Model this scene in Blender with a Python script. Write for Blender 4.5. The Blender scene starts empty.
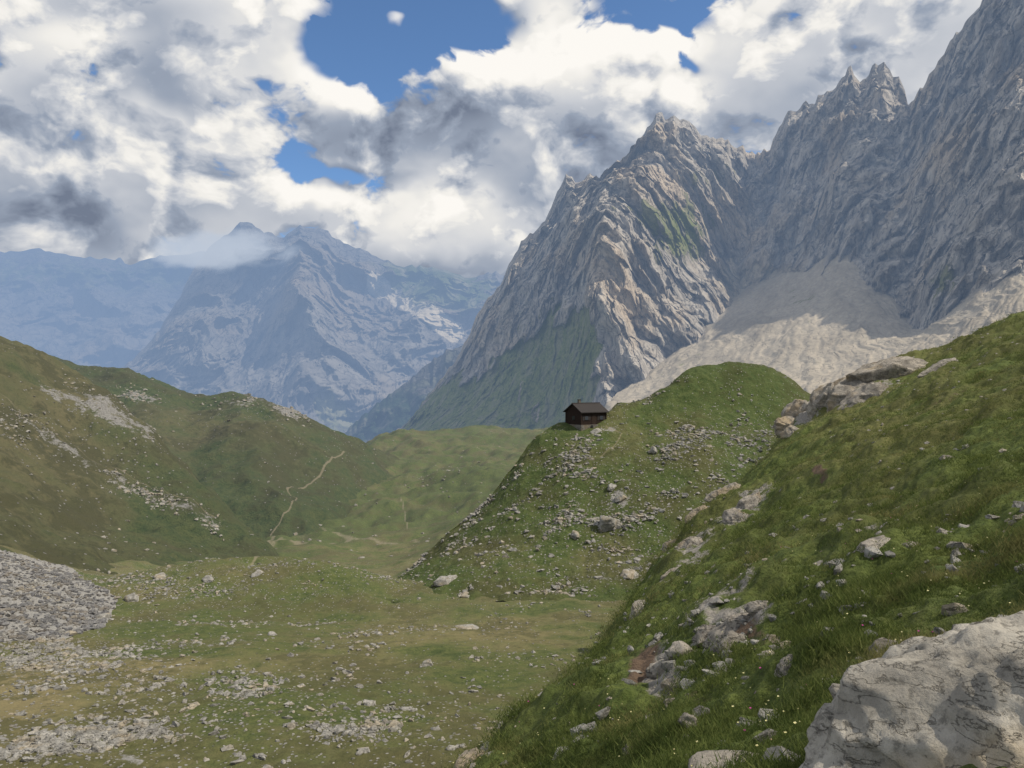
import bpy, bmesh, math, numpy as np
from mathutils import Vector
rng=np.random.default_rng(7)
F=760.0; CX=512.0; CY=384.0
# ------------------------------------------------------------------ noise
_perm=np.random.default_rng(3).permutation(256).astype(np.int32); _perm=np.concatenate([_perm,_perm,_perm])
_g=np.random.default_rng(5).normal(size=(256,3)).astype(np.float32); _g/=np.linalg.norm(_g,axis=1)[:,None]
def perlin(P):
    P=P.astype(np.float32); i=np.floor(P).astype(np.int32); f=P-i; i&=255
    u=f*f*f*(f*(f*6-15)+10); out=0
    for dx in (0,1):
        wx=u[:,0] if dx else 1-u[:,0]
        for dy in (0,1):
            wy=u[:,1] if dy else 1-u[:,1]
            for dz in (0,1):
                wz=u[:,2] if dz else 1-u[:,2]
                h=_perm[_perm[_perm[(i[:,0]+dx)&255]+((i[:,1]+dy)&255)]+((i[:,2]+dz)&255)]
                g=_g[h]
                out=out+wx*wy*wz*(g[:,0]*(f[:,0]-dx)+g[:,1]*(f[:,1]-dy)+g[:,2]*(f[:,2]-dz))
    return out*1.6
def fbm(P,oc=5,gain=0.5,ridged=False):
    s=0;a=1.0;t=0
    for o in range(oc):
        n=perlin(P*(2.03**o)+o*17.3)
        if ridged: n=1-2*np.abs(n)*1.3
        s=s+a*n; t+=a; a*=gain
    return s/t
def N(W,scale,oc=5,gain=0.5,ridged=False,off=0.0):
    sh=W.shape[:-1]; sc=np.array(scale if hasattr(scale,'__len__') else (scale,)*3,dtype=np.float64)
    return fbm(W.reshape(-1,3)/sc+off,oc,gain,ridged).reshape(sh)
def facets(W,scale,seed,tilt=1.0):
    sh=W.shape[:-1]; P=(W.reshape(-1,3)/np.array(scale)).astype(np.float32); i=np.floor(P).astype(np.int32)
    r=np.random.default_rng(seed); tab=r.random((256,7)).astype(np.float32)
    best=np.full(len(P),1e9,np.float32); val=np.zeros(len(P),np.float32)
    for dx in(-1,0,1):
        for dy in(-1,0,1):
            for dz in(-1,0,1):
                c=i+np.array([dx,dy,dz]); k=_perm[_perm[_perm[c[:,0]&255]+(c[:,1]&255)]+(c[:,2]&255)]
                t=tab[k]; d=P-(c+t[:,:3]); q=(d*d).sum(1); m=q<best
                best=np.where(m,q,best); v=(t[:,3]-.5)+tilt*((t[:,4]-.5)*d[:,0]+(t[:,5]-.5)*d[:,1]+(t[:,6]-.5)*d[:,2])
                val=np.where(m,v,val)
    return val.reshape(sh)
# ------------------------------------------------------------------ terrain lofts
def world(px,py,d): 
    return np.stack([(px-CX)/F*d, d, (CY-py)/F*d],-1)
def gsm(a,s):
    if s<=0: return a
    r=int(3*s); k=np.exp(-0.5*(np.arange(-r,r+1)/s)**2); k/=k.sum()
    return np.convolve(np.pad(a,r,mode='reflect',reflect_type='odd'),k,'valid')
def loft(rows,nu,segs,smooth=0):
    R=[]
    for k,row in enumerate(rows):
        row=np.array(row,float); px=np.linspace(row[0,0],row[-1,0],nu)
        s=smooth[k] if hasattr(smooth,'__len__') else smooth
        py=gsm(np.interp(px,row[:,0],row[:,1]),s); iv=gsm(np.interp(px,row[:,0],1/row[:,2]),max(s,nu/60))
        R.append(np.stack([px,py,iv],-1))
    R=np.array(R); out=[]
    n=len(rows)
    for k in range(n-1):
        p0=R[max(k-1,0)];p1=R[k];p2=R[k+1];p3=R[min(k+2,n-1)]
        m1=(p2-p0)*.5; m2=(p3-p1)*.5
        dlt=p2-p1
        lim=lambda m:np.where(m*dlt<=0,0,np.sign(m)*np.minimum(np.abs(m),2.5*np.abs(dlt)))
        m1=lim(m1);m2=lim(m2)
        for t in np.linspace(0,1,segs[k],endpoint=(k==n-2)):
            h=2*t**3-3*t**2+1;h1=t**3-2*t**2+t;h2=-2*t**3+3*t**2;h3=t**3-t**2
            out.append(h*p1+h1*m1+h2*p2+h3*m2)
    G=np.array(out); PX,PY,D=G[...,0],G[...,1],1/G[...,2]
    V=np.repeat(np.linspace(0,1,G.shape[0])[:,None],nu,1)
    return dict(PX=PX,PY=PY,D=D,W=world(PX,PY,D),V=V,A={})
def toward(W,amt):
    h=W[...,:2]; l=np.linalg.norm(h,axis=-1,keepdims=True)
    W[...,:2]-=h/l*amt[...,None]
def build(L,name,mat,smooth=True):
    W=L['W']; nv,nu=W.shape[:2]
    me=bpy.data.meshes.new(name); me.vertices.add(nv*nu); me.vertices.foreach_set('co',W.reshape(-1).astype(np.float32))
    idx=np.arange(nv*nu,dtype=np.int32).reshape(nv,nu)
    q=np.stack([idx[:-1,:-1],idx[:-1,1:],idx[1:,1:],idx[1:,:-1]],-1).reshape(-1,4)
    a=W[nv//2,nu//2+1]-W[nv//2,nu//2]; b=W[nv//2+1,nu//2]-W[nv//2,nu//2]
    if np.cross(a,b)[2]<0: q=q[:,::-1]
    nf=len(q); me.loops.add(nf*4); me.loops.foreach_set('vertex_index',q.reshape(-1).astype(np.int32))
    me.polygons.add(nf); me.polygons.foreach_set('loop_start',np.arange(0,nf*4,4,dtype=np.int32)); 
    me.update(calc_edges=True)
    me.polygons.foreach_set('use_smooth',np.full(nf,smooth))
    for k,v in L['A'].items():
        at=me.attributes.new(k,'FLOAT','POINT'); at.data.foreach_set('value',np.clip(v,0,1).reshape(-1).astype(np.float32))
    me.materials.append(mat); ob=bpy.data.objects.new(name,me); bpy.context.collection.objects.link(ob)
    return ob
def blob(L,cx,cy,rx,ry,ang=0):
    c,s=math.cos(math.radians(ang)),math.sin(math.radians(ang))
    X=L['PX']-cx;Y=L['PY']-cy
    return np.exp(-(((X*c+Y*s)/rx)**2+((-X*s+Y*c)/ry)**2))
def line(L,pts,w):
    best=np.full(L['PX'].shape,1e9)
    for (a,b),(c,d) in zip(pts[:-1],pts[1:]):
        vx,vy=c-a,d-b; t=np.clip(((L['PX']-a)*vx+(L['PY']-b)*vy)/(vx*vx+vy*vy),0,1)
        best=np.minimum(best,np.hypot(L['PX']-a-t*vx,L['PY']-b-t*vy))
    return np.clip(1.3-best/w,0,1)
def inpoly(L,pts):
    X,Y=L['PX'],L['PY']; r=np.zeros(X.shape,bool); n=len(pts)
    for i in range(n):
        x1,y1=pts[i];x2,y2=pts[(i+1)%n]
        c=((y1>Y)!=(y2>Y))&(X<(x2-x1)*(Y-y1)/((y2-y1)+1e-9)+x1); r^=c
    return r.astype(float)
# ------------------------------------------------------------------ node helpers
class NT:
    def __init__(s,nt): s.t=nt; s.n=nt.nodes; s.l=nt.links
    def new(s,t,**k):
        n=s.n.new(t)
        for a,b in k.items(): setattr(n,a,b)
        return n
    def put(s,sock,v):
        if hasattr(v,'links') or isinstance(v,bpy.types.NodeSocket): s.l.new(v,sock)
        else: sock.default_value=v
    def math(s,op,a,b=0.0,c=0.0,clamp=False):
        n=s.new('ShaderNodeMath',operation=op,use_clamp=clamp); s.put(n.inputs[0],a); s.put(n.inputs[1],b); s.put(n.inputs[2],c); return n.outputs[0]
    def vm(s,op,a,b=(0,0,0)):
        n=s.new('ShaderNodeVectorMath',operation=op); s.put(n.inputs[0],a)
        s.put(n.inputs[1],b); return n.outputs[1] if op in('LENGTH','DOT_PRODUCT','DISTANCE') else n.outputs[0]
    def noise(s,vec,scale,detail=5,rough=.55,dist=0.0,col=False):
        n=s.new('ShaderNodeTexNoise'); s.l.new(vec,n.inputs['Vector']); n.inputs['Scale'].default_value=scale
        n.inputs['Detail'].default_value=detail; n.inputs['Roughness'].default_value=rough; n.inputs['Distortion'].default_value=dist; return n.outputs[1 if col else 0]
    def vor(s,vec,scale,feature='F1'):
        n=s.new('ShaderNodeTexVoronoi',feature=feature); s.l.new(vec,n.inputs['Vector']); n.inputs['Scale'].default_value=scale; return n
    def mr(s,v,a,b,c=0.0,d=1.0,smooth=True):
        n=s.new('ShaderNodeMapRange'); n.interpolation_type='SMOOTHSTEP' if smooth else 'LINEAR'
        s.put(n.inputs[0],v); 
        for i,x in enumerate((a,b,c,d)): s.put(n.inputs[i+1],x)
        return n.outputs[0]
    def mix(s,f,a,b,mode='MIX'):
        n=s.new('ShaderNodeMix',data_type='RGBA',blend_type=mode); s.put(n.inputs[0],f)
        for k,v in ((6,a),(7,b)):
            if isinstance(v,tuple): v=(*v,1.0) if len(v)==3 else v
            s.put(n.inputs[k],v)
        return n.outputs[2]
    def attr(s,name): return s.new('ShaderNodeAttribute',attribute_name=name).outputs['Fac']
def newmat(name,haze=0):
    m=bpy.data.materials.new(name); m.use_nodes=True; m.node_tree.nodes.clear(); T=NT(m.node_tree)
    out=T.new('ShaderNodeOutputMaterial'); b=T.new('ShaderNodeBsdfPrincipled'); b.inputs['Roughness'].default_value=.9
    b.inputs['Specular IOR Level'].default_value=.15; pos=T.new('ShaderNodeNewGeometry').outputs['Position']
    if haze:   # aerial haze painted onto the surface: bluish emission growing with distance from origin
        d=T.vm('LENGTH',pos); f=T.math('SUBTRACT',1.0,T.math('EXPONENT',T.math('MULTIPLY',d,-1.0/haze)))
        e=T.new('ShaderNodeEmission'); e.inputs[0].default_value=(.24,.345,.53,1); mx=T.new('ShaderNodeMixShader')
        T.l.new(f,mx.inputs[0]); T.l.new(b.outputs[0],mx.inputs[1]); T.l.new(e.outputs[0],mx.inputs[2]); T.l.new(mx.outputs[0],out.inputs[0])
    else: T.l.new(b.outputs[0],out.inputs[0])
    return m,T,b,pos
def bump(T,b,h,dist,strength=1.0):
    n=T.new('ShaderNodeBump'); n.inputs['Strength'].default_value=strength; n.inputs['Distance'].default_value=dist
    T.l.new(h,n.inputs['Height']); T.l.new(n.outputs[0],b.inputs['Normal'])
def mountain_mat(name,S,rockA,rockB,grassA,grassB,screeC,bd,haze=7500):
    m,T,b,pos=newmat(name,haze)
    mp=T.new('ShaderNodeMapping'); T.l.new(pos,mp.inputs[0]); mp.inputs['Scale'].default_value=(1,1,.28); mp.inputs['Rotation'].default_value=(0,math.radians(12),0)
    n1=T.noise(pos,1/S,6,.6); n2=T.noise(mp.outputs[0],6/S,8,.64); n3=T.noise(pos,25/S,6,.7)
    rock=T.mix(T.mr(n2,.35,.66),rockA,rockB)
    rock=T.mix(T.mr(n1,.46,.66,0,.7),rock,tuple(c*f for c,f in zip(rockB,(1.05,.92,.76))))
    crack=T.mr(T.noise(mp.outputs[0],14/S,8,.70),.47,.37,0,.6)
    rock=T.mix(crack,rock,tuple(c*.45 for c in rockA))
    wp=T.vm('ADD',mp.outputs[0],T.vm('MULTIPLY',T.noise(pos,10/S,3,.5,0,True),(S*.14,S*.14,S*.14)))
    vr=T.vor(wp,7/S,'DISTANCE_TO_EDGE'); ve=T.mr(vr.outputs['Distance'],0,.05,1,0)
    rock=T.mix(T.math('MULTIPLY',ve,.28),rock,tuple(c*.4 for c in rockA))
    grass=T.mix(T.mr(n3,.35,.65),grassA,grassB); grass=T.mix(T.mr(n2,.46,.64,0,.45),grass,tuple(c*.6 for c in screeC))
    scr=T.mix(T.mr(n3,.3,.7),screeC,tuple(c*.72 for c in screeC))
    scr=T.mix(T.math('MULTIPLY',T.attr('streak'),.7),scr,tuple(c*.52 for c in screeC))
    ga=T.math('ADD',T.attr('grass'),T.math('MULTIPLY',T.math('SUBTRACT',n2,.5),2.4)); gf=T.mr(ga,.38,.64)
    sa=T.math('ADD',T.attr('scree'),T.math('MULTIPLY',T.math('SUBTRACT',n2,.5),1.2)); sf=T.mr(sa,.42,.6)
    c=T.mix(sf,rock,scr); c=T.mix(gf,c,grass); T.l.new(c,b.inputs['Base Color'])
    h=T.math('ADD',T.math('MULTIPLY',n2,1.0),T.math('MULTIPLY',n3,.3)); h=T.math('SUBTRACT',h,T.math('MULTIPLY',ve,.3))
    h=T.math('MULTIPLY',h,T.mr(T.math('MAXIMUM',sf,gf),0,1,1,.35)); bump(T,b,h,bd)
    return m
def ground_mat(name,gA,gB,dry,stone,sc=1.0,bd=.3,spk=2.0,haze=0):
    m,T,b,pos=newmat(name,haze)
    n0=T.noise(pos,.012*sc,5,.6); n1=T.noise(pos,.11*sc,7,.65); n2=T.noise(pos,1.1*sc,7,.7); n3=T.noise(pos,7*sc,5,.7)
    g=T.mix(T.mr(n2,.33,.67),gA,gB)
    g=T.mix(T.mr(n3,.55,.35,0,.6),g,tuple(c*.45 for c in gA))
    dn=T.math('ADD',T.attr('dry'),T.math('MULTIPLY',T.math('SUBTRACT',n1,.5),2.2)); dn=T.math('ADD',dn,T.math('MULTIPLY',T.math('SUBTRACT',n0,.5),1.3))
    g=T.mix(T.mr(dn,.15,.85,0,.95),g,dry)
    g=T.mix(T.mr(T.math('ADD',n1,T.math('MULTIPLY',n2,.5)),.72,.84,0,.65),g,tuple(c*.42 for c in gB))
    stc=T.mix(T.mr(n3,.3,.7),stone,tuple(c*.5 for c in stone))
    v=T.vor(pos,spk); vv=T.math('ADD',v.outputs['Distance'],T.math('MULTIPLY',n3,.25))
    cellr=T.new('ShaderNodeSeparateColor'); T.l.new(v.outputs['Color'],cellr.inputs[0])
    st=T.math('ADD',T.attr('stones'),T.math('MULTIPLY',T.math('SUBTRACT',n1,.5),.7))
    cell=T.mr(T.math('SUBTRACT',cellr.outputs[0],st),-.02,.02,1,0)
    spot=T.math('MULTIPLY',cell,T.mr(vv,.42,.36)); 
    g=T.mix(spot,g,stc)
    ra=T.math('ADD',T.attr('rock'),T.math('MULTIPLY',T.math('SUBTRACT',n2,.5),1.8)); rf=T.mr(ra,.45,.62)
    g=T.mix(rf,g,stc)
    pa=T.math('ADD',T.attr('path'),T.math('MULTIPLY',T.math('SUBTRACT',n2,.5),.9)); pf=T.mr(pa,.35,.8,0,.65)
    g=T.mix(pf,g,(.25,.215,.15))
    df=T.mr(T.math('ADD',T.attr('dirt'),T.math('MULTIPLY',T.math('SUBTRACT',n2,.5),1.4)),.4,.6)
    g=T.mix(df,g,(.12,.085,.062))
    T.l.new(g,b.inputs['Base Color'])
    h=T.math('ADD',T.math('MULTIPLY',n2,1.0),T.math('MULTIPLY',n3,.35)); h=T.math('ADD',h,T.math('MULTIPLY',spot,.25)); bump(T,b,h,bd)
    return m
# ================================================================== FAR MOUNTAINS
def jag(row,amp,step,seed):
    r=np.random.default_rng(seed); row=np.array(row,float); px=np.arange(row[0,0],row[-1,0]+.1,step)
    py=np.interp(px,row[:,0],row[:,1]); d=np.interp(px,row[:,0],row[:,2])
    a=r.normal(0,1,len(px)); a=a+np.interp(px,px[::4],r.normal(0,1.5,len(px[::4])))
    a[0]=a[-1]=0
    return np.stack([px,py-np.abs(a)*amp+amp*.6,d],-1)
F1=loft([jag([(-500,262,9500),(-100,258,9500),(0,253,9500),(40,250,9500),(80,257,9500),(130,265,9500),(170,256,9500),(230,250,9600),(300,262,9600),(400,280,9500),(560,300,9500)],1.4,5,1),
  [(-500,330,8300),(0,322,8200),(200,330,8200),(560,350,8200)],[(-500,440,6600),(560,440,6600)]],520,[110,110])
a=N(F1['W'],1400,6,.5,True,3.1); fade=np.clip(F1['V']*5,0.05,1); toward(F1['W'],a*600*fade); F1['W'][...,2]+=N(F1['W'],500,6,.5,True,9)*60*fade
F1['A']=dict(grass=np.clip(.75-np.abs(F1['PY']-278)/42,0,1)*.8+.1,scree=F1['PX']*0)
F2=loft([jag([(60,410,5200),(100,385,5300),(135,358,5400),(160,330,5600),(180,297,5900),(195,266,6200),(210,247,6400),(228,234,6500),(245,222,6500),(262,232,6500),(283,238,6500),(300,226,6500),(318,230,6500),(345,243,6500),(380,258,6500),(400,267,6400),(430,267,6400),(462,279,6300),(500,274,6300),(530,290,6300),(600,300,6300)],1.5,4,2),
  [(60,420,4900),(140,380,5000),(200,330,5400),(250,300,5600),(300,290,5250),(340,310,5500),(400,305,5900),(470,310,5800),(600,330,5700)],
  [(60,440,4700),(150,410,4700),(250,380,4900),(300,365,4600),(370,365,5000),(440,350,5200),(600,380,5000)],
  [(60,460,4400),(330,460,4100),(600,460,4100)]],760,[120,110,100])
wz=F2['W']+np.stack([N(F2['W'],500,3,.5,False,k)*200 for k in(1,2,3)],-1)
a=N(wz,(850,850,1700),6,.5,True,1.7); fade=np.clip(F2['V']*6,0.05,1); toward(F2['W'],(a*430+facets(wz,(180,180,260),4)*30)*fade)
F2['W'][...,2]+=N(F2['W'],(260,260,400),6,.5,False,5)*50*fade
F2['A']=dict(grass=np.clip(blob(F2,440,285,60,22,12)*1.3+blob(F2,340,420,50,25)*.5,0,1),scree=np.clip(line(F2,[(375,283),(410,305),(455,332)],10)*1.3+blob(F2,465,292,22,7,10)*.8,0,1))  # scree streak, its sunlit look put into the pale scree colour
F3=loft([jag([(290,462,3700),(330,444,3700),(345,432,3700),(380,402,3700),(400,388,3700),(425,366,3700),(450,350,3700),(480,342,3700),(600,330,3700)],2.0,3,4),
  [(280,480,3300),(600,480,3300)]],420,[120])
toward(F3['W'],N(F3['W'],350,6,.5,True,2)*140*np.clip(F3['V']*4,.05,1))
F3['A']=dict(grass=np.clip(.35+blob(F3,380,420,60,25),0,1),scree=F3['PX']*0)
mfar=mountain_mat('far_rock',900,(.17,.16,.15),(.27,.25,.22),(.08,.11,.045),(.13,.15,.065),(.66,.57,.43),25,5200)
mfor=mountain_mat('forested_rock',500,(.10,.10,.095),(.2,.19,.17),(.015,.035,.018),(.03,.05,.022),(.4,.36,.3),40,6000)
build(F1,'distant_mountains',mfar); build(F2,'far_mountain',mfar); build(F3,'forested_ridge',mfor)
# ================================================================== MASSIF
M1=loft([jag([(392,434,2900),(410,420,2900),(425,402,2900),(455,362,2880),(470,335,2860),(480,310,2850),(500,285,2830),(520,245,2800),(545,222,2780),(562,182,2760),(568,178,2760),(577,186,2760),(590,173,2750),(602,181,2750),(615,166,2740),(630,152,2720),(645,132,2700),(655,119,2700),(668,119,2700),(690,126,2700),(705,138,2700),(720,139,2700),(738,149,2700),(757,154,2700),(790,190,2750)],1.9,3,11),
  [(394,435,2850),(470,362,2620),(520,296,2500),(570,236,2400),(605,196,2300),(640,178,2370),(700,186,2500),(788,215,2680)],
  [(396,437,2750),(470,396,2480),(520,352,2350),(570,306,2180),(598,280,2000),(640,278,2110),(700,262,2320),(782,262,2600)],
  [(398,442,2600),(470,426,2250),(540,424,2100),(600,398,1860),(640,372,1920),(700,320,2120),(775,295,2450)],
  [(398,470,2500),(470,480,2000),(600,470,1700),(770,420,2000)]],1000,[160,180,200,60],[0,4,4,4,4])
def gully(Wn,s,oc,g,o): return np.abs(N(Wn,s,oc,g,False,o))
def crag(L,cliff,s0,shear):
    W=L['W']; fade=np.clip(L['V']*9,0.03,1)
    Wn=W.copy(); Wn[...,0]+=Wn[...,2]*shear
    for k,o in ((0,1.1),(1,2.2),(2,3.3)): Wn[...,k]+=N(W,170*s0,4,.55,False,o)*50*s0
    big=N(Wn,(280*s0,280*s0,800*s0),4,.45,True,1.2)*105*s0
    gl=gully(Wn,(120*s0,120*s0,640*s0),4,.48,4.2)*130*s0-22
    fc=facets(Wn,(90*s0,90*s0,300*s0),5,1.2)*28*s0+facets(Wn,(38*s0,38*s0,130*s0),6,1.3)*13*s0+facets(Wn,(16*s0,16*s0,44*s0),8,1.3)*5*s0
    toward(W,(big+gl+fc)*fade*cliff+(gully(Wn,(75,75,400),4,.55,2.2)*60+facets(Wn,(45,45,90),3,1.2)*7)*fade*(1-cliff))
    W[...,2]+=(facets(Wn,(60,60,40),9)*8+N(Wn,(50,50,50),4,.5,False,7.7)*6)*fade*cliff
Lw=dict(PX=M1['PX']+N(M1['W'],130,5,.55,False,3)*42,PY=M1['PY']+N(M1['W'],130,5,.55,False,9)*42)
ap=inpoly(Lw,[(385,450),(440,385),(480,374),(530,335),(585,303),(600,345),(590,400),(560,480),(385,480)])
ap=np.apply_along_axis(gsm,1,ap,4); ap=np.apply_along_axis(gsm,0,ap,3)
cliff=np.clip(1-ap*.8,0,1)
crag(M1,cliff,1.0,.35)
W=M1['W']
M1['A']=dict(grass=np.clip(ap*1.0-.12*(ap>.5)+blob(M1,430,415,40,20,-30)*.3+blob(M1,680,235,32,34,40)*.8+blob(M1,640,215,25,18)*.35+blob(M1,715,180,30,22)*.35+blob(M1,530,320,50,14,-40)*.35,0,1),scree=np.clip(blob(M1,735,280,22,35)*.8,0,1),streak=np.clip(.3+N(W,60,3)*1.0,0,1))
M2=loft([jag([(728,185,2720),(745,165,2700),(757,153,2700),(770,150,2680),(780,128,2650),(790,111,2600),(797,112,2580),(805,100,2560),(812,108,2540),(820,95,2500),(835,88,2450),(850,69,2400),(858,82,2390),(866,78,2380),(873,68,2370),(880,66,2360),(886,62,2350),(893,82,2330),(900,80,2300),(908,104,2200),(916,97,2160),(925,86,2120),(940,60,2060),(965,25,2000),(985,0,1950),(1010,-25,1900),(1060,-60,1850),(1150,-70,1750),(1300,-40,1600),(1600,60,1300)],2.4,3,12),
  [(732,235,2560),(780,205,2420),(820,180,2280),(850,160,2150),(900,175,2040),(950,130,1830),(1024,80,1600),(1600,110,1050)],
  [(738,298,2380),(800,274,2170),(850,250,1990),(880,285,1770),(910,338,1520),(960,304,1380),(1024,270,1270),(1600,200,850)],
  [(738,360,2200),(800,350,1950),(880,380,1550),(1024,350,1100),(1600,300,750)]],1100,[210,230,50],[0,5,5,5])
crag(M2,np.ones(M2['PX'].shape),.85,.2)
W=M2['W']
M2['A']=dict(grass=np.clip(blob(M2,940,285,30,16,-20)*.5,0,1),scree=np.clip(blob(M2,770,285,60,25)*.8,0,1),streak=np.clip(.3+N(W,60,3)*1.0,0,1))
SC=loft([[(640,372,2150),(700,318,2260),(745,284,2420),(800,262,2230),(850,240,2030),(885,282,1790),(915,334,1530),(960,300,1400),(1024,262,1300),(1600,190,880)],
  [(620,392,1750),(700,360,1760),(800,335,1600),(880,350,1350),(930,352,1150),(1024,330,950),(1600,260,650)],
  [(590,420,1500),(700,430,1300),(850,430,950),(1024,430,700),(1600,420,450)]],800,[160,130],[6,6,6])
W=SC['W']; U=np.repeat(np.linspace(0,1,800)[None],W.shape[0],0); UV=np.stack([U*42+N(W,200,3)*1.5,SC['V']*4,U*0],-1)
sk=N(UV,(1,1,1),6,.62,False,3); W[...,2]+=sk*14+N(W,(60,60,200),5,.55,False,5)*7
SC['A']=dict(grass=np.clip(blob(SC,800,300,30,10,25)*.35+blob(SC,680,370,40,8,-30)*.25,0,1),scree=np.ones(SC['PX'].shape),streak=np.clip(.35+sk*1.5+N(W,110,5,.6)*1.0,0,1))
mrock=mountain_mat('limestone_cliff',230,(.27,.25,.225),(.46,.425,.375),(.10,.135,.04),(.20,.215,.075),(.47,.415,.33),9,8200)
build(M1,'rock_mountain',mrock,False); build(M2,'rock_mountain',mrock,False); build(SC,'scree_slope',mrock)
# ================================================================== VALLEY GROUND
def row(d,*pts): return [(a,b,d) for a,b in pts]
G=loft([row(14,(-900,1000),(1400,1100)),row(24,(-900,880),(0,905),(500,930),(1400,930)),
 row(34,(-900,740),(0,758),(250,768),(500,772),(1400,775)),
 row(48,(-900,650),(0,684),(250,690),(500,695),(1400,700)),
 row(65,(-900,580),(0,630),(60,640),(250,640),(500,645),(1400,650)),
 row(85,(-900,530),(0,580),(60,597),(120,612),(250,616),(500,614),(1400,615)),
 row(105,(-900,480),(-100,530),(0,553),(50,566),(95,577),(120,577),(150,566),(220,555),(300,556),(345,564),(390,583),(450,589),(560,588),(640,590),(1400,600)),
 row(125,(-900,480),(-100,540),(0,562),(95,590),(220,592),(390,600),(640,598),(1400,600)),
 row(200,(-900,470),(-100,510),(0,535),(95,566),(220,572),(390,582),(450,560),(640,550),(1400,550)),
 row(350,(-900,450),(100,548),(260,548),(330,538),(400,536),(450,520),(540,500),(1400,490)),
 row(500,(-900,440),(100,530),(250,520),(330,500),(400,485),(450,480),(540,470),(1400,460)),
 row(680,(-900,440),(100,500),(280,485),(330,468),(400,452),(470,448),(540,447),(1400,440)),
 row(850,(-900,440),(100,480),(280,478),(335,459),(365,443),(400,431),(440,428),(480,428),(530,430),(600,427),(1400,430)),
 row(1100,(-900,460),(280,500),(400,460),(1400,460)),row(4500,(-900,450),(1400,450)),row(14000,(-900,430),(1400,430))],
 1150,[20,40,80,70,60,50,30,40,50,45,50,45,30,12,8],9)
W=G['W']; dd=G['D']
W[...,2]+=N(W,(14,14,14),5,.55,False,1)*.7*np.clip(dd/50,0,3)*(dd<1300)+N(W,(60,60,60),4,.5,False,4)*1.6*np.clip(dd/120,0,4)*(dd<1300)
W[...,2]+=((N(W,(75,75,75),5,.5,False,6)*11-gully(W,(45,45,90),4,.5,8)*14+3)*np.clip((dd-230)/200,0,1))*(dd<1300)
W[...,2]+=N(W,(2.2,2.2,2.2),3,.5,False,8)*.28*(dd<160)
z0=G['PX']*0
tal=inpoly(G,[(-400,470),(0,548),(60,560),(118,600),(105,628),(60,640),(0,640),(-400,650)])
pth=line(G,[(250,560),(275,543),(292,520),(297,505),(287,492),(300,480),(318,473),(345,462)],1.3)*.8+line(G,[(292,520),(330,535),(380,540),(420,538)],1.3)*.7+line(G,[(398,495),(404,512),(408,530)],1.3)*.8+line(G,[(255,555),(280,545),(320,545),(350,538)],1.3)*.7+blob(G,300,540,30,4)*.5
fl=line(G,[(-50,735),(60,745),(140,765)],9)*.9+blob(G,90,720,120,12)*.35
G['A']=dict(rock=np.clip(tal*1.3+fl*.55+blob(G,440,748,60,14)*.25+blob(G,470,690,40,10)*.2+blob(G,20,665,45,10)*.4+blob(G,430,480,60,30)*.18+blob(G,230,585,150,14)*.18+blob(G,120,690,160,60)*.06,0,1),
 path=np.clip(pth,0,1),dirt=z0,
 dry=np.clip(.50+blob(G,140,665,150,18)*.35+blob(G,20,700,60,20)*.5+blob(G,480,640,120,20)*.2-blob(G,300,500,80,40)*.3-blob(G,150,655,50,8)*.5-(dd>250)*.15,0,1),
 stones=np.clip(.14+blob(G,200,585,180,26)*.55+blob(G,330,720,330,40)*.38+blob(G,60,650,110,35)*.45+blob(G,60,745,190,40)*.55,0,.9)*(dd<260)+(dd>=260)*.08)
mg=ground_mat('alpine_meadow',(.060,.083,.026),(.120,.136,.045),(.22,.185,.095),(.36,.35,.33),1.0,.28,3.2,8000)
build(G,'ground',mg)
HB=loft([[(-500,600,300),(100,585,330),(250,585,335),(330,580,350),(380,560,420),(440,520,560)],
 [(-500,470,430),(60,455,440),(130,455,450),(200,470,440),(260,468,440),(320,470,470),(370,475,540),(430,490,595)],
 [(-500,330,650),(0,350,650),(60,361,650),(90,370,650),(128,372,640),(150,381,640),(175,392,620),(190,401,620),(212,400,610),(235,396,600),(255,400,600),(275,407,600),(290,411,600),(303,422,600),(325,435,610),(360,447,620),(400,464,640),(430,480,640)],
 [(-500,400,850),(430,500,850)]],700,[130,150,30],[8,8,4,8])
W=HB['W']; W[...,2]+=N(W,(110,110,110),5,.52,False,4)*12+N(W,(16,16,16),5,.55,False,6)*3.2-gully(W,(70,70,200),3,.5,2)*17+3.4
HB['A']=dict(rock=np.clip(blob(HB,290,415,24,9,25)*.75+blob(HB,135,398,20,9,20)*.7+blob(HB,240,404,20,5)*.5+blob(HB,200,410,60,10)*.25+blob(HB,120,430,60,20)*.15,0,1),
 path=np.clip(line(HB,[(345,462),(318,473),(300,480),(287,492),(297,505),(290,522),(270,545),(250,560)],1.2)*.85,0,1),dirt=HB['PX']*0,
 dry=np.clip(.38+blob(HB,200,430,90,20)*.2,0,1),stones=np.clip(.06+blob(HB,270,415,60,12)*.3,0,1))
HA=loft([[(-600,680,90),(0,575,150),(100,592,170),(200,585,215),(285,575,265)],
 [(-600,470,150),(0,470,230),(60,495,250),(130,530,250),(200,560,250),(288,572,266)],
 [(-600,180,230),(-200,265,290),(0,339,340),(25,350,345),(45,356,350),(62,366,350),(90,386,350),(120,408,345),(150,432,335),(180,462,325),(210,492,310),(250,537,290),(292,572,268)],
 [(-600,320,330),(0,420,430),(100,470,430),(295,620,330)]],620,[130,160,30],[8,8,5,8])
W=HA['W']; W[...,2]+=N(W,(60,60,60),5,.52,False,2)*6+N(W,(9,9,9),5,.55,False,6)*1.8-gully(W,(38,38,100),3,.5,5)*10+2.6
gul=line(HA,[(20,415),(70,455),(120,480),(170,505),(215,525)],8)*(.5+.5*np.clip((HA['PX']-20)/120,0,1))
pa2=line(HA,[(45,395),(100,415),(150,440)],12)
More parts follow.
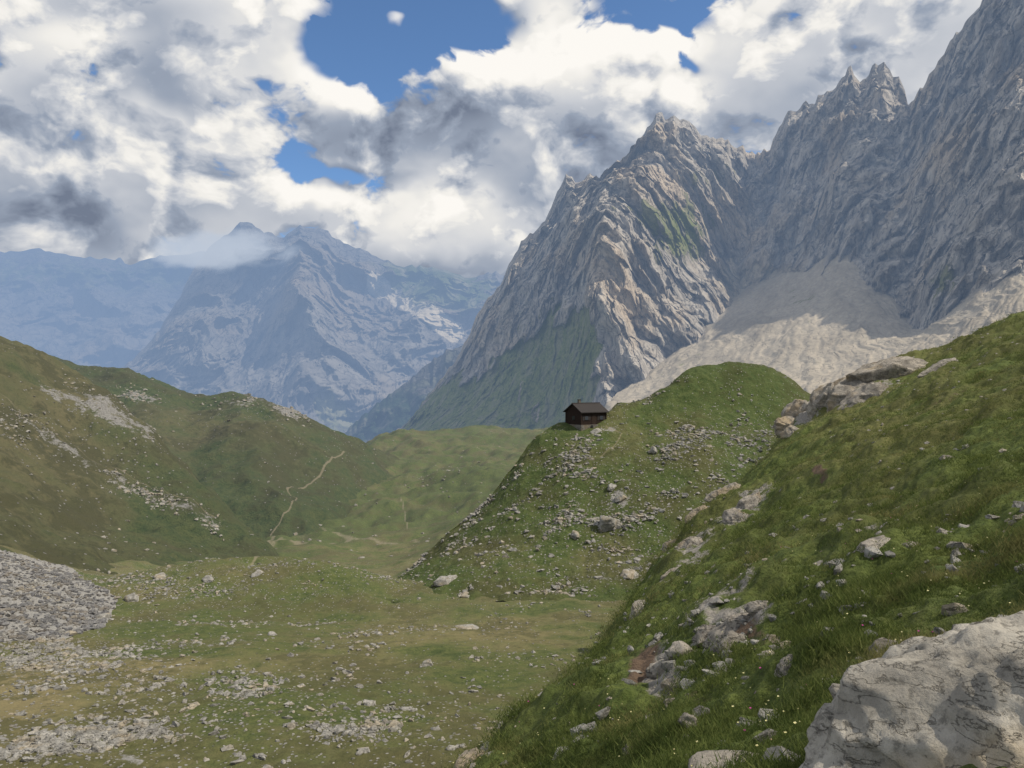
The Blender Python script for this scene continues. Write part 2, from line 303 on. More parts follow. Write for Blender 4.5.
HA['A']=dict(rock=np.clip(gul*.46+pa2*.42+blob(HA,100,420,44,20,20)*.26+blob(HA,40,450,60,24,30)*.24,0,1),path=np.clip(line(HA,[(0,395),(30,415),(60,440),(100,462),(150,486),(215,520)],.9)*.6,0,1),dirt=HA['PX']*0,
 dry=np.clip(.5+blob(HA,40,430,80,60)*.2,0,1),stones=np.clip(.06+gul*.4+blob(HA,100,440,70,30)*.3,0,1))
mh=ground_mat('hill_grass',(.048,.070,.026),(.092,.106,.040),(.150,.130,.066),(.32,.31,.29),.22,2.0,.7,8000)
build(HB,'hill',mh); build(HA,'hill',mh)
K=loft([[(372,600,92),(450,602,92),(560,604,92),(640,606,90),(900,640,88)],
 [(386,590,105),(440,572,106),(520,560,108),(600,552,108),(700,548,106),(940,560,104)],
 [(390,586,118),(430,560,122),(480,532,124),(520,505,126),(570,478,128),(620,470,128),(700,462,128),(950,480,128)],
 [(391,585,124),(430,553,132),(475,517,136),(500,488,139),(520,460,141),(540,440,143),(560,431,143),(600,430,143),(640,430,144),(700,420,146),(950,440,146)],
 [(392,584,128),(420,563,131),(470,519,136),(493,497,139),(512,467,143),(530,443,147),(550,427,149),(562,422,150),(592,421,151),(606,414,153),(618,402,155),(650,396,158),(668,386,160),(682,375,162),(700,368,164),(720,365,165),(745,363,166),(775,366,166),(792,378,165),(806,390,164),(830,404,164),(980,425,160)],
 [(392,620,150),(600,470,175),(720,420,190),(990,480,190)]],820,[60,110,110,70,30],[8,8,6,4,3,8])
W=K['W']
tp=np.exp(-((K['PX']-585)/26)**2-((K['PY']-422)/12)**2)
W[...,2]+=(N(W,(16,16,16),5,.55,False,12)*1.8+N(W,(3.5,3.5,3.5),4,.55,False,3)*.65)*(1-tp)
K['A']=dict(rock=np.clip(blob(K,600,500,70,45,-20)*.22+blob(K,735,438,25,6)*.4+blob(K,600,578,50,8)*.35+blob(K,610,432,12,5)*.6+blob(K,620,498,14,10)*.5+blob(K,515,480,12,30,30)*.25,0,1),
 path=np.clip(line(K,[(606,428),(622,436),(612,448),(600,455)],1.1)*.7+line(K,[(560,425),(530,440)],1.2)*.5,0,1),dirt=K['PX']*0,
 dry=np.clip(.34+blob(K,560,560,120,20)*.2-blob(K,720,385,70,25)*.25,0,1),
 stones=np.clip(.15+blob(K,610,510,110,60,-20)*.5+blob(K,560,575,140,15)*.3+blob(K,740,440,50,30)*.3,0,.9))
mk=ground_mat('knoll_grass',(.052,.080,.025),(.098,.122,.042),(.17,.152,.072),(.36,.35,.33),.8,.5,2.2)
build(K,'grassy_knoll',mk)
A=loft([row(.8,(-900,2700),(512,1950),(1024,1750),(1700,1400)),
 row(2,(-700,1500),(512,1050),(850,940),(1024,880),(1700,640)),
 row(3.5,(-500,1350),(200,1140),(512,925),(850,765),(1024,700),(1700,470)),
 row(6,(-200,1250),(300,1020),(512,860),(700,745),(850,668),(1024,595),(1700,370)),
 row(10,(100,1150),(380,870),(470,772),(600,706),(700,652),(850,577),(1024,500),(1700,300)),
 row(18,(300,1000),(500,748),(560,682),(640,630),(700,590),(850,507),(1024,432),(1700,230)),
 row(28,(420,900),(560,705),(640,594),(700,551),(780,502),(850,466),(1024,387),(1700,200)),
 row(38,(500,820),(620,640),(688,517),(750,484),(850,431),(1024,356),(1700,185)),
 row(50,(560,760),(690,560),(768,452),(850,406),(900,390),(1024,332),(1700,165)),
 row(60,(620,700),(750,520),(800,412),(850,382),(900,362),(960,341),(1024,312),(1700,160)),
 row(75,(680,700),(780,560),(840,440),(900,392),(1024,330),(1700,180)),
 row(110,(700,760),(800,600),(900,520),(1024,430),(1700,300))],
 1100,[20,60,120,160,160,150,120,90,60,30,15],10)
W=A['W']; dA=A['D']
W[...,2]+=N(W,(5,5,5),4,.5,False,1)*.55*np.clip(dA/8,.2,1.7)+N(W,(1.3,1.3,1.3),4,.55,False,5)*.32*np.clip(dA/4,.3,1.5)+N(W,(.35,.35,.35),3,.55,False,9)*.06
A['A']=dict(rock=np.clip(blob(A,745,505,44,12,-40)*.75+blob(A,730,628,48,15)*.75+blob(A,690,560,30,12,-50)*.6+blob(A,662,668,30,20,-40)*.7+blob(A,800,408,22,18)*.8+blob(A,870,385,40,12)*.7+blob(A,480,758,20,10)*.7+blob(A,740,600,30,14)*.4+blob(A,880,545,40,8)*.4+blob(A,700,735,25,14)*.4+blob(A,780,670,30,10)*.3,0,1),
 path=A['PX']*0,dirt=np.clip(blob(A,642,668,13,34,35)*.7+blob(A,820,477,14,4)*.7+blob(A,745,640,34,8)*.65+blob(A,700,700,40,10)*.4+blob(A,950,400,40,6,-20)*.4+blob(A,880,555,30,5)*.4,0,1),dry=np.clip(.34+blob(A,900,420,150,40,-15)*.18,0,1),
 stones=np.clip(.07+blob(A,800,540,150,60)*.05,0,1))
ms=ground_mat('slope_grass',(.062,.088,.023),(.120,.148,.040),(.185,.17,.07),(.33,.31,.28),1.6,.16,3.0)
build(A,'grassy_slope',ms)
# ================================================================== locate
def locate(L,px,py):
    W=L['W']; X=W[...,0]/W[...,1]*F+CX; Y=CY-W[...,2]/W[...,1]*F
    e=(X-px)**2+(Y-py)**2+W[...,1]*.02; k=np.unravel_index(np.argmin(e),e.shape)
    return Vector(W[k]),k
def raw_mesh(name,V,Fc,mats,tint=None,smooth=False,k=3):
    me=bpy.data.meshes.new(name); me.vertices.add(len(V)); me.vertices.foreach_set('co',V.reshape(-1).astype(np.float32))
    nf=len(Fc); me.loops.add(nf*k); me.loops.foreach_set('vertex_index',Fc.reshape(-1).astype(np.int32))
    me.polygons.add(nf); me.polygons.foreach_set('loop_start',np.arange(0,nf*k,k,dtype=np.int32)); me.update(calc_edges=True)
    me.polygons.foreach_set('use_smooth',np.full(nf,smooth))
    if tint is not None:
        at=me.attributes.new('tint','FLOAT','POINT'); at.data.foreach_set('value',tint.astype(np.float32))
    me.materials.append(mats); ob=bpy.data.objects.new(name,me); bpy.context.collection.objects.link(ob); return ob
def stone_mat(name,cA,cB,sc,bd,stain=.6,crk=.6):
    m,T,b,pos=newmat(name)
    n1=T.noise(pos,sc,8,.65,.3); n2=T.noise(pos,sc*6,8,.7); n0=T.noise(pos,sc*.45,4,.5)
    c=T.mix(T.mr(n1,.38,.62),cA,cB); c=T.mix(T.mr(n2,.5,.36,0,.65),c,tuple(x*.35 for x in cA))
    c=T.mix(T.mr(n0,.50,.62,0,stain),c,(cB[0]*.92,cB[1]*.78,cB[2]*.56))
    mp=T.new('ShaderNodeMapping'); T.l.new(pos,mp.inputs[0]); mp.inputs['Rotation'].default_value=(.5,.4,.3); mp.inputs['Scale'].default_value=(1,1,3.5)
    cr=T.math('ABSOLUTE',T.math('SUBTRACT',T.noise(mp.outputs[0],sc*1.2,6,.6),.5)); crf=T.mr(cr,.0,.014,1,0)
    c=T.mix(T.math('MULTIPLY',crf,crk),c,tuple(x*.35 for x in cA))
    tn=T.attr('tint'); c=T.mix(T.mr(tn,0,1,.0,.55,False),c,tuple(x*.42 for x in cB))
    T.l.new(c,b.inputs['Base Color']); h=T.math('ADD',n1,T.math('MULTIPLY',n2,.5)); h=T.math('SUBTRACT',h,T.math('MULTIPLY',crf,.2)); bump(T,b,h,bd); return m
mst=stone_mat('limestone',(.22,.215,.20),(.38,.37,.345),1.3,.12)
protos=[]
for i in range(10):
    bm=bmesh.new()
    for p in rng.normal(size=(15,3)): 
        p/=np.linalg.norm(p); p*=rng.uniform(.75,1); bm.verts.new((p[0],p[1]*rng.uniform(.6,1),p[2]*.65))
    r=bmesh.ops.convex_hull(bm,input=bm.verts); 
    bmesh.ops.delete(bm,geom=[v for v in bm.verts if not v.link_faces],context='VERTS')
    bmesh.ops.triangulate(bm,faces=bm.faces); bm.verts.index_update()
    protos.append((np.array([v.co[:] for v in bm.verts]),np.array([[v.index for v in f.verts] for f in bm.faces]))); bm.free()
def scatter(L,name,n,weight,smin,smax,mat,pw=2.5,sink=.25,flat=1.0):
    w=weight.reshape(-1).clip(0); w=w/w.sum(); ks=rng.choice(len(w),n,p=w); P=L['W'].reshape(-1,3)[ks]
    Vs=[];Fs=[];Ts=[];o=0
    for p in P:
        v,f=protos[rng.integers(10)]; s=smin+(smax-smin)*rng.random()**pw; a=rng.random()*6.28; t=rng.normal(0,.35)
        c,si=math.cos(a),math.sin(a); q=v*np.array([1,rng.uniform(.55,1),rng.uniform(.6,1.1)*flat])*s
        q=np.stack([q[:,0],q[:,1]*math.cos(t)-q[:,2]*math.sin(t),q[:,1]*math.sin(t)+q[:,2]*math.cos(t)],-1)
        q=np.stack([q[:,0]*c-q[:,1]*si,q[:,0]*si+q[:,1]*c,q[:,2]],-1)+p+np.array([0,0,s*(.3-sink)])
        Vs.append(q);Fs.append(f+o);o+=len(v);Ts.append(np.full(len(v),rng.random()))
    return raw_mesh(name,np.concatenate(Vs),np.concatenate(Fs),mat,np.concatenate(Ts))
def cl(L,sc,th,off): return np.clip((N(L['W'],sc,3,.5,False,off)-th)*4,0.06,1)
vis=(G['PX']>-150)&(G['PX']<760)&(G['D']<180)&(G['D']>25)
scatter(G,'scattered_stones',18000,vis*cl(G,9,.02,3)*(.20+blob(G,200,580,180,28)*1.5+blob(G,60,745,190,36)*1.6+blob(G,430,745,110,22)*.7+blob(G,300,700,300,30)*.4+blob(G,60,655,100,22)*1.2),.05,.40,mst,3.4)
scatter(G,'valley_rocks',600,(G['D']>260)*(G['D']<820)*(G['PX']>200)*(G['PX']<560)*cl(G,60,.05,3)*(.15+blob(G,430,475,60,30)+blob(G,330,545,60,12)),.3,1.6,mst,3)
scatter(G,'talus_field',6500,vis*tal,.15,.5,stone_mat('grey_talus',(.14,.14,.145),(.235,.235,.24),1.0,.1),2.0,.1)
scatter(K,'scattered_stones',5600,(K['V']>.05)*(K['PX']<860)*(K['V']<.92)*(1-np.clip(tp*3,0,1))*cl(K,9,.05,1)*(.16+blob(K,610,505,95,60,-20)*1.1+blob(K,540,578,130,10)*1.1+blob(K,740,440,45,25)*.6),.10,.75,mst,3.6)
scatter(HA,'hillside_rocks',2000,cl(HA,25,.05,1)*(.02+gul*.8+pa2*.9+blob(HA,110,420,44,18,20)+blob(HA,40,450,60,24,30)*.4),.2,1.3,mst,3)
scatter(HB,'hillside_rocks',900,(blob(HB,290,415,22,8,25)+blob(HB,135,398,18,8,20)+blob(HB,240,404,25,5)*.4+.006),.4,2.2,mst,2.5)
sw=(A['PX']>430)*(A['PX']<1040)*(A['PY']<780)*(A['D']<66)
scatter(A,'slope_stones',950,sw*(.06+cl(A,4,.15,1)+blob(A,700,640,60,40)*1.5+blob(A,740,510,50,30)+blob(A,890,545,50,10))*(1-np.clip(A['D']/90,0,.6)),.03,.20,mst,3,.3)
# ------------------------------------------------------------------ sculpted boulders
def boulder(name,loc,size,seed,mat,sub=5,rotz=0,cuts=10,ns=1.0,na=.10,tilt=0,fine=.045,hr=(.5,.82),planes=()):
    r=np.random.default_rng(seed); bm=bmesh.new(); bmesh.ops.create_icosphere(bm,subdivisions=sub,radius=1)
    V=np.array([v.co[:] for v in bm.verts])
    pl=[]
    for i in range(cuts):
        n=r.normal(size=3); n/=np.linalg.norm(n); pl.append((n,r.uniform(*hr)))
    for n,h in planes: n=np.array(n,float); pl.append((n/np.linalg.norm(n),h))
    for n,h in pl: s=V@n-h; V=V-np.maximum(s,0)[:,None]*n*.97
    V=V*np.array(size); c,s=math.cos(rotz),math.sin(rotz)
    ct,st=math.cos(tilt),math.sin(tilt); V=np.stack([V[:,0]*ct+V[:,2]*st,V[:,1],-V[:,0]*st+V[:,2]*ct],-1)
    V=np.stack([V[:,0]*c-V[:,1]*s,V[:,0]*s+V[:,1]*c,V[:,2]],-1)
    Lr=V/np.linalg.norm(V,axis=1)[:,None]; m=min(size)
    Q=V@np.array([[1,.2,.3],[-.2,1,.4],[-.9,-1.2,2.6]]).T
    fb=facets(V,(m*.55,)*3,seed+3,1.6)
    V=V+Lr*((fbm(Q/(m*1.3*ns)+seed,4,.5,True)-.3)*na*m+fb*m*.07)[:,None]+Lr*(fbm(V/(m*.22*ns)+seed*2,6,.6)*fine*m)[:,None]
    V+=np.array(loc); Fc=np.array([[v.index for v in f.verts] for f in bm.faces]); bm.free()
    return raw_mesh(name,V,Fc,mat,np.full(len(V),r.random()*.25),True)
mb=stone_mat('weathered_limestone',(.19,.175,.155),(.36,.33,.285),1.3,.12)
mbn=stone_mat('lichen_limestone',(.26,.245,.215),(.45,.425,.375),3.2,.045,.6,.4)
BX,BY,BZ=2.28,2.66,-1.74
boulder('foreground_boulder',(BX,BY,BZ),(1.27,1.0,.90),5,mbn,7,0,7,.8,.12,0,.05,(.86,.96),[((-.75,-.35,.62),.80),((.05,-.45,.9),.86),((-.3,-.9,.2),.8)])
for (px,py,w,h,dp,sd,ti) in [(880,378,4.2,2.4,2.6,1,-.35),(850,392,2.6,1.6,2.2,2,-.5),(910,366,1.8,1.2,1.4,3,-.3),(866,396,2.2,1.1,1.5,53,-.4),(830,398,2.0,1.5,1.6,65,-.5),(803,409,1.9,1.8,1.6,4,-.7),(788,424,1.2,1.3,1.1,14,-.5),(818,403,1.6,1.3,1.4,24,-.6),(795,432,.9,.9,.9,54,-.5),
   (748,505,1.05,.6,.8,6,-.6),(735,520,.8,.6,.8,7,-.6),(722,492,1.1,.6,.9,8,-.5),(700,515,.8,.5,.7,9,-.6),(690,548,.7,.45,.7,10,-.6),(640,612,.5,.4,.5,33,-.6),(762,492,.7,.4,.6,55,-.6),(675,575,.5,.35,.5,66,-.6),
   (738,624,.55,.26,.4,11,-.3),(762,606,.25,.15,.2,12,-.2),(712,632,.36,.24,.3,13,-.5),(728,642,.3,.18,.25,56,-.5),(665,668,.34,.30,.3,15,-.7),(648,685,.26,.2,.3,16,-.6),(685,652,.28,.2,.25,17,-.5),(675,684,.2,.14,.2,57,-.5),
   (952,460,.35,.22,.3,18,.2),(872,546,.38,.14,.25,19,-.3),(909,546,.2,.09,.15,20,0),(786,666,.2,.08,.12,21,-.5),(886,650,.15,.14,.1,22,0),(876,655,.08,.06,.1,23,-.2),(735,762,.28,.08,.2,25,0),(775,640,.16,.1,.12,67,-.3),
   (690,720,.11,.09,.09,26,0),(688,740,.12,.07,.09,27,-.5),(756,722,.13,.05,.08,28,0),(475,762,.42,.28,.4,29,-.4),(500,745,.25,.2,.25,30,-.5),(628,748,.11,.10,.09,31,0),(942,366,1.8,.5,.6,32,-.35),(752,590,.26,.15,.2,34,-.4),(660,540,.6,.5,.6,35,-.8),(740,595,.2,.13,.15,36,0)]:
    p,_=locate(A,px,py); boulder('rock_outcrop' if w>.4 else 'boulder',p-Vector((0,0,h*.3)),(w,dp,h),sd,mb,5 if w>.4 else 4,.2,16,1,.2,ti)
for (L,px,py,w,h,sd) in [(K,608,527,2.2,2.0,41),(K,446,581,2.0,1.0,42),(K,652,452,1.0,1.0,43),(K,596,432,1.5,.8,44),(K,620,500,1.3,.8,45),(K,575,536,1.1,.8,46),(K,628,576,1.6,.8,47),(K,612,487,1.4,.7,48),(K,560,520,.9,.6,49),
   (G,428,666,.62,.42,51),(G,395,727,.75,.35,52),(G,274,635,.6,.3,53),(G,68,635,.8,.5,54),(G,100,618,1.0,.6,55),(G,132,600,1.2,.8,56),(G,466,628,1.5,.25,57),(G,370,705,.5,.4,58),(G,210,580,1.0,.5,59),(G,160,578,1.1,.6,60),(G,256,574,1.1,.5,61),(G,40,640,.6,.4,62),(G,465,597,.9,.4,63),(G,520,578,1.0,.5,64)]:
    p,_=locate(L,px,py); boulder('boulder',p+Vector((0,0,h*.05)),(w,w*.8,h),sd,mst,4,sd,14,1,.18,0)
# ================================================================== GRASS
m,T,b,pos=newmat('grass_blades'); tn=T.attr('tint'); n=T.noise(pos,.5,4,.6); n2=T.noise(pos,2.3,3,.6)
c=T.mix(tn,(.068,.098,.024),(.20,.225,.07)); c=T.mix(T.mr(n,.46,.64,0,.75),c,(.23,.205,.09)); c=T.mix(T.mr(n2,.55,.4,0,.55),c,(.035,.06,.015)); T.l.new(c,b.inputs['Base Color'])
tr=T.new('ShaderNodeBsdfTranslucent'); T.l.new(c,tr.inputs[0]); mx=T.new('ShaderNodeMixShader'); mx.inputs[0].default_value=.38
T.l.new(b.outputs[0],mx.inputs[1]); T.l.new(tr.outputs[0],mx.inputs[2]); out=[x for x in T.n if x.type=='OUTPUT_MATERIAL'][0]; T.l.new(mx.outputs[0],out.inputs[0]); mgr=m
def grass(L,name,n,weight,h0,h1,nb,wid):
    w=weight.reshape(-1).clip(0); w=w/w.sum(); ks=rng.choice(len(w),n,p=w); P=L['W'].reshape(-1,3)[ks]; D=L['D'].reshape(-1)[ks]
    hn=np.clip(.75+fbm(P/1.1+3,3)*1.6,.25,1.9)
    P=np.repeat(P,nb,0); D=np.repeat(D,nb); hn=np.repeat(hn,nb); M=len(P)
    sp=np.clip(.05+.006*D,.05,.25)[:,None]; base=P+np.concatenate([rng.normal(0,1,(M,2))*sp,np.zeros((M,1))-.02],1)
    az=rng.random(M)*6.283; hh=rng.uniform(h0,h1,M)*hn; ww=wid*(1+D*.10)*rng.uniform(.6,1.3,M)
    lean=rng.uniform(.3,1.3,M)*hh; la=rng.random(M)*6.283
    sd=np.stack([np.cos(az),np.sin(az),0*az],-1)*ww[:,None]*.5; ln=np.stack([np.cos(la),np.sin(la),0*la],-1)*lean[:,None]
    tip=base+ln; tip[:,2]+=hh
    V=np.stack([base-sd,base+sd,tip],1).reshape(-1,3); Fc=np.arange(3*M).reshape(-1,3)
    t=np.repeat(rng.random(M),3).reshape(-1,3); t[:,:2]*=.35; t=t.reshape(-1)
    return raw_mesh(name,V,Fc,mgr,t)
bare=1-np.clip(A['A']['rock']*1.6+A['A']['dirt']*1.6,0,1)
nearb=((A['W'][...,0]-BX)/1.25)**2+((A['W'][...,1]-BY)/.95)**2<1
gw=(A['PX']>380)*(A['PX']<1120)*(A['PY']<900)*(A['D']<64)*bare*(~nearb)*((A['D']>3.0)|(A['PX']<800))
grass(A,'grass',64000,gw*np.clip(.55+N(A['W'],(1.1,1.1,1.1),3,.5,False,3)*2.2,.03,2),.03,.085,9,.006)
grass(A,'grass',10000,gw*(A['D']<9),.025,.07,24,.004)
m,T,b,pos=newmat('flower_petals'); T.l.new(T.mix(T.mr(T.attr('tint'),.8,.85),(.70,.66,.38),(.50,.10,.32)),b.inputs['Base Color'])
w=(gw*(A['D']<22)*(A['D']>3.5)).reshape(-1); w=w/w.sum(); ks=rng.choice(len(w),520,p=w); P=A['W'].reshape(-1,3)[ks]; V=[];Fc=[];tt=[]
for i,p in enumerate(P):
    s=rng.uniform(.006,.013); z=rng.uniform(.05,.11); t=rng.random(); o=len(V)
    for k in range(6): a=k*1.047; V.append(p+np.array([math.cos(a)*s,math.sin(a)*s,z+ (k%2)*.004]))
    V.append(p+np.array([0,0,z-.008])); tt+= [t]*7
    for k in range(6): Fc.append([o+k,o+(k+1)%6,o+6])
raw_mesh('alpine_flowers',np.array(V),np.array(Fc),m,np.array(tt))
# ================================================================== HUT
def wood(name,col,sc=6):
    m,T,b,pos=newmat(name); tc=T.new('ShaderNodeTexCoord').outputs['Object']
    wv=T.new('ShaderNodeTexWave',bands_direction='Z'); T.l.new(tc,wv.inputs[0]); wv.inputs['Scale'].default_value=sc*.3; wv.inputs['Distortion'].default_value=.4
    n=T.noise(tc,8,6,.6); c=T.mix(T.mr(n,.3,.7),col,tuple(x*.6 for x in col)); c=T.mix(T.mr(wv.outputs[0],.0,.2,.6,0),c,tuple(x*.3 for x in col)); T.l.new(c,b.inputs['Base Color']); bump(T,b,wv.outputs[0],.03); return m
mw=wood('dark_timber',(.032,.021,.017)); mroof=wood('roof_planks',(.055,.05,.05),9); mtr=wood('trim_timber',(.045,.031,.025)); mchim=stone_mat('foundation_stone',(.10,.095,.085),(.18,.17,.155),2,.05)
mgl,T,b,pos=newmat('window_glass'); b.inputs['Base Color'].default_value=(.02,.025,.03,1); b.inputs['Roughness'].default_value=.1; b.inputs['Specular IOR Level'].default_value=.5
hp,_=locate(K,586,423)
hut=bpy.data.objects.new('wooden_cabin',None); bpy.context.collection.objects.link(hut); hut.location=hp+Vector((0,0,-.45)); hut.rotation_euler=(0,0,math.radians(33))
def part(name,verts,faces,mat):
    me=bpy.data.meshes.new(name); me.from_pydata(verts,[],faces); me.materials.append(mat); o=bpy.data.objects.new(name,me); bpy.context.collection.objects.link(o); o.parent=hut; 
    bm=bmesh.new(); bm.from_mesh(me); bmesh.ops.recalc_face_normals(bm,faces=bm.faces); bm.to_mesh(me); bm.free(); return o
def box(name,x0,x1,y0,y1,z0,z1,mat):
    return part(name,[(x,y,z) for z in(z0,z1) for y in(y0,y1) for x in(x0,x1)],[(0,1,3,2),(4,5,7,6),(0,1,5,4),(2,3,7,6),(0,2,6,4),(1,3,7,5)],mat)
LX,LY,HW,HR=3.0,2.4,2.7,4.1
box('foundation',-LX-.1,LX+.1,-LY-.1,LY+.1,-1.8,.25,mchim)
part('walls',[(-LX,-LY,.253),(LX,-LY,.253),(LX,LY,.253),(-LX,LY,.253),(-LX,-LY,HW),(LX,-LY,HW),(LX,LY,HW),(-LX,LY,HW),(-LX,0,HR),(LX,0,HR)],
 [(0,1,5,4),(2,3,7,6),(0,4,8,7,3),(1,2,6,9,5),(0,3,2,1),(4,5,9,8),(7,8,9,6)],mw)
sl=(HR-HW)/LY
for s in(-1,1):
    e=.45; ye=s*(LY+e); ze=HW-sl*e; X=LX+.4
    part('roof_panel_%s'%('front' if s<0 else 'back'),[(-X,0,HR+.06),(X,0,HR+.06),(X,ye,ze+.06),(-X,ye,ze+.06),(-X,0,HR+.2),(X,0,HR+.2),(X,ye,ze+.2),(-X,ye,ze+.2)],[(0,1,2,3),(4,5,6,7),(0,1,5,4),(2,3,7,6),(0,3,7,4),(1,2,6,5)],mroof)
box('ridge_cap',-LX-.42,LX+.42,-.14,.14,HR+.19,HR+.27,mtr)
box('chimney',-1.4,-.95,.4,.85,HR-.6,HR+.8,mchim); box('chimney_cap',-1.45,-.9,.35,.9,HR+.803,HR+.88,mtr)
box('door',-.45,.45,-LY-.05,-LY-.003,.25,2.1,mtr); box('door_step',-.7,.7,-LY-.7,-LY-.11,-.6,.2,mchim)
for i,x in enumerate((-1.8,1.8)):
    box('window_frame_%d'%i,x-.5,x+.5,-LY-.06,-LY-.003,1.05,1.95,mtr); box('window_pane_%d'%i,x-.4,x+.4,-LY-.075,-LY-.062,1.15,1.85,mgl)
    for k in(-1,1): box('shutter_%d_%d'%(i,k),x+k*.52,x+k*.92,-LY-.05,-LY-.004,1.05,1.95,mroof)
box('gable_window',-LX-.06,-LX-.003,-.4,.4,1.1,1.9,mgl)
for x in(-1,1):
    for y in(-1,1): box('corner_post',x*LX-.1,x*LX+.1,y*(LY+.0)-.1,y*LY+.1,.256,HW-.1,mtr)
# ================================================================== SUMMIT MIST
def mist(name,px,py,d,rx,ry,rz,dens,off):
    bm=bmesh.new(); bmesh.ops.create_icosphere(bm,subdivisions=3,radius=1); me=bpy.data.meshes.new(name); bm.to_mesh(me); bm.free()
    o=bpy.data.objects.new(name,me); bpy.context.collection.objects.link(o); c=world(px,py,d); o.location=c; o.scale=(rx,ry,rz)
    m=bpy.data.materials.new('emissive_vapour'); m.use_nodes=True; m.node_tree.nodes.clear(); T=NT(m.node_tree); out=T.new('ShaderNodeOutputMaterial')
    tc=T.new('ShaderNodeTexCoord').outputs['Object']; r=T.vm('LENGTH',tc); mp=T.new('ShaderNodeMapping'); T.l.new(tc,mp.inputs[0]); mp.inputs['Location'].default_value=(off,off,0); mp.inputs['Scale'].default_value=(2.4,1.5,1.3)
    n=T.noise(mp.outputs[0],1.4,5,.6); f=T.math('SUBTRACT',n,T.mr(r,.1,1.0,.08,.75)); f=T.math('MULTIPLY',T.mr(f,.0,.28),dens)
    ab=T.new('ShaderNodeVolumeAbsorption'); ab.inputs['Color'].default_value=(0,0,0,1); T.l.new(f,ab.inputs['Density'])
    em=T.new('ShaderNodeEmission'); em.inputs[0].default_value=(.50,.57,.68,1); T.l.new(f,em.inputs[1]); ad=T.new('ShaderNodeAddShader'); T.l.new(ab.outputs[0],ad.inputs[0]); T.l.new(em.outputs[0],ad.inputs[1]); T.l.new(ad.outputs[0],out.inputs['Volume'])  # mist glows by itself: its daylight brightness is emission in the volume
    me.materials.append(m)
mist('cloud_bank',222,250,5700,950,450,250,.0055,2.0)
# ================================================================== WORLD
SAZ,SEL=math.radians(102),math.radians(51)
w=bpy.data.worlds.new('World'); bpy.context.scene.world=w; w.use_nodes=True; T=NT(w.node_tree); T.n.clear()
def ang(px,py): return math.atan((px-CX)/F), math.atan((CY-py)/math.hypot(F,px-CX))
g=bpy.data.node_groups.new('cloud_density','ShaderNodeTree'); g.interface.new_socket('Dir',in_out='INPUT',socket_type='NodeSocketVector'); g.interface.new_socket('Density',in_out='OUTPUT',socket_type='NodeSocketFloat'); g.interface.new_socket('Shade',in_out='OUTPUT',socket_type='NodeSocketFloat')
q=NT(g); gi=q.new('NodeGroupInput'); go=q.new('NodeGroupOutput'); dv=gi.outputs[0]
mp=q.new('ShaderNodeMapping'); g.links.new(dv,mp.inputs[0]); mp.inputs['Scale'].default_value=(1,1,1.35)
wn=q.vm('SUBTRACT',q.noise(mp.outputs[0],5,4,.55,0,True),(.5,.5,.5))
wd=q.vm('ADD',dv,q.vm('MULTIPLY',wn,(.15,.15,.15)))
sx=q.new('ShaderNodeSeparateXYZ'); g.links.new(wd,sx.inputs[0])
az=q.math('ARCTAN2',sx.outputs[0],sx.outputs[1]); el=q.math('ARCSINE',sx.outputs[2])
cb=q.new('ShaderNodeCombineXYZ'); q.put(cb.inputs[0],az); q.put(cb.inputs[1],el); ae=cb.outputs[0]
mw2=q.vm('ADD',mp.outputs[0],q.vm('MULTIPLY',wn,(.12,.12,.12)))
n2=q.noise(mw2,7.5,9,.53,0); 
bl=q.math('ABSOLUTE',q.math('SUBTRACT',q.noise(mw2,15,5,.5,0),.5)); bl=q.math('SUBTRACT',.12,bl)
acc=q.math('ADD',q.math('ADD',.08,n2),q.math('MULTIPLY',bl,.55))
def blobs(lst,start):
    acc=start
    for (px,py,rx,ry,am) in lst:
        a0,e0=ang(px,py); d=q.vm('SUBTRACT',ae,(a0,e0,0)); d=q.vm('MULTIPLY',d,(F/rx,F/ry,0)); r=q.vm('LENGTH',d)
        acc=q.math('ADD',acc,q.mr(r,0.0,1.4,am,0.0))
    return acc
acc=blobs([(415,15,110,60,-.46),(350,55,50,34,-.22),(500,20,50,40,-.25),(650,5,65,28,-.32),(335,172,75,12,-.22),(700,62,22,12,-.22),(395,30,22,14,.22),
   (575,95,120,90,.24),(430,118,110,36,.15),(100,110,210,130,.08),(95,60,60,40,.16),(60,205,70,40,.16),(860,40,170,90,.12),(450,220,160,60,.12),(60,230,150,50,.12)],acc)
shd=blobs([(425,112,100,40,.60),(330,125,70,22,.3),(165,95,40,50,.40),(50,190,110,50,.34),(560,178,120,30,.36),(20,110,60,60,.2),(780,110,110,40,.15),(920,30,60,60,.08),(250,200,80,25,.15),
   (560,60,75,50,-.25),(90,60,100,45,-.2),(430,215,70,40,-.22),(160,150,60,25,-.2),(720,60,90,50,-.1),(250,40,50,30,-.15)],0.0)
g.links.new(acc,go.inputs[0]); q.put(go.inputs[1],shd)
tc=T.new('ShaderNodeTexCoord').outputs['Generated']
def D(vec):
    n=T.new('ShaderNodeGroup'); n.node_tree=g; T.l.new(vec,n.inputs[0]); return n.outputs[0],n.outputs[1]
S=Vector((.5,.0,.87)).normalized()
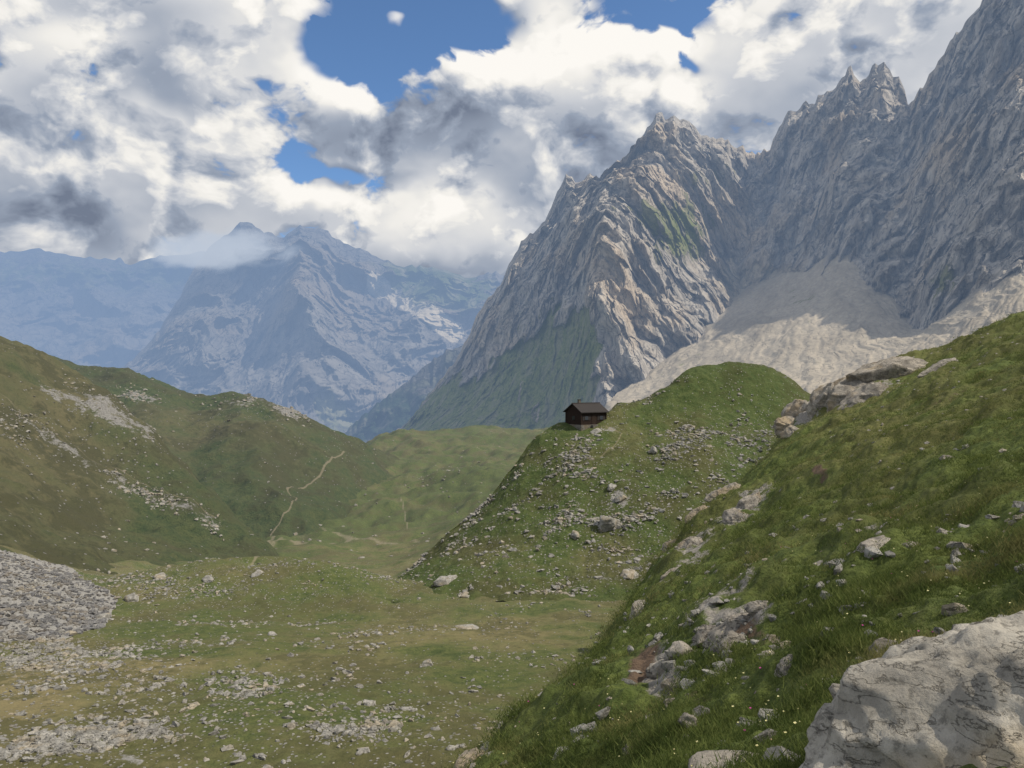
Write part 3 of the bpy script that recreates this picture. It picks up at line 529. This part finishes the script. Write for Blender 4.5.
d0,s0=D(tc); d1,_=D(T.vm('ADD',tc,tuple(S*.030)))
alpha=T.mr(d0,.49,.585)
lit=T.math('MULTIPLY',T.math('SUBTRACT',d0,d1),2.6)
lit=T.math('ADD',lit,.60); lit=T.math('SUBTRACT',lit,s0); lit=T.math('SUBTRACT',lit,T.mr(d0,.60,1.0,0,.12))
sh=T.mr(lit,-.15,1.05,0,1,False)
cr=T.new('ShaderNodeValToRGB'); T.l.new(sh,cr.inputs[0]); e=cr.color_ramp.elements
e[0].position=0; e[0].color=(.17,.205,.28,1); e[1].position=1; e[1].color=(.98,.95,.90,1)
for p_,c_ in ((.35,(.32,.37,.46,1)),(.6,(.60,.62,.66,1)),(.8,(.87,.85,.81,1))):
    x=e.new(p_); x.color=c_
sky=T.new('ShaderNodeTexSky',sky_type='NISHITA'); sky.sun_disc=False; sky.sun_elevation=SEL; sky.sun_rotation=SAZ; sky.altitude=2200; sky.ozone_density=4.0; sky.air_density=1.0; sky.dust_density=.1
skc=T.vm('MULTIPLY',sky.outputs[0],(.13,.145,.15))
fin=T.mix(alpha,skc,cr.outputs[0]); bg=T.new('ShaderNodeBackground'); T.l.new(fin,bg.inputs[0]); bg.inputs[1].default_value=1.0
wo=T.new('ShaderNodeOutputWorld'); T.l.new(bg.outputs[0],wo.inputs[0])
sd=bpy.data.lights.new('sun','SUN'); sd.energy=4.5; sd.angle=math.radians(.6); sd.color=(1,.90,.74); so=bpy.data.objects.new('sun',sd); bpy.context.collection.objects.link(so)
tos=Vector((math.sin(SAZ)*math.cos(SEL),math.cos(SAZ)*math.cos(SEL),math.sin(SEL))); so.rotation_euler=tos.to_track_quat('Z','Y').to_euler()
cd=bpy.data.cameras.new('camera'); cd.sensor_width=36; cd.lens=36*F/1024; cd.clip_start=.05; cd.clip_end=60000
co=bpy.data.objects.new('camera',cd); bpy.context.collection.objects.link(co); co.rotation_euler=(math.radians(90),0,0); bpy.context.scene.camera=co
vs=bpy.context.scene.view_settings; vs.view_transform='Standard'; vs.look='None'; vs.exposure=0
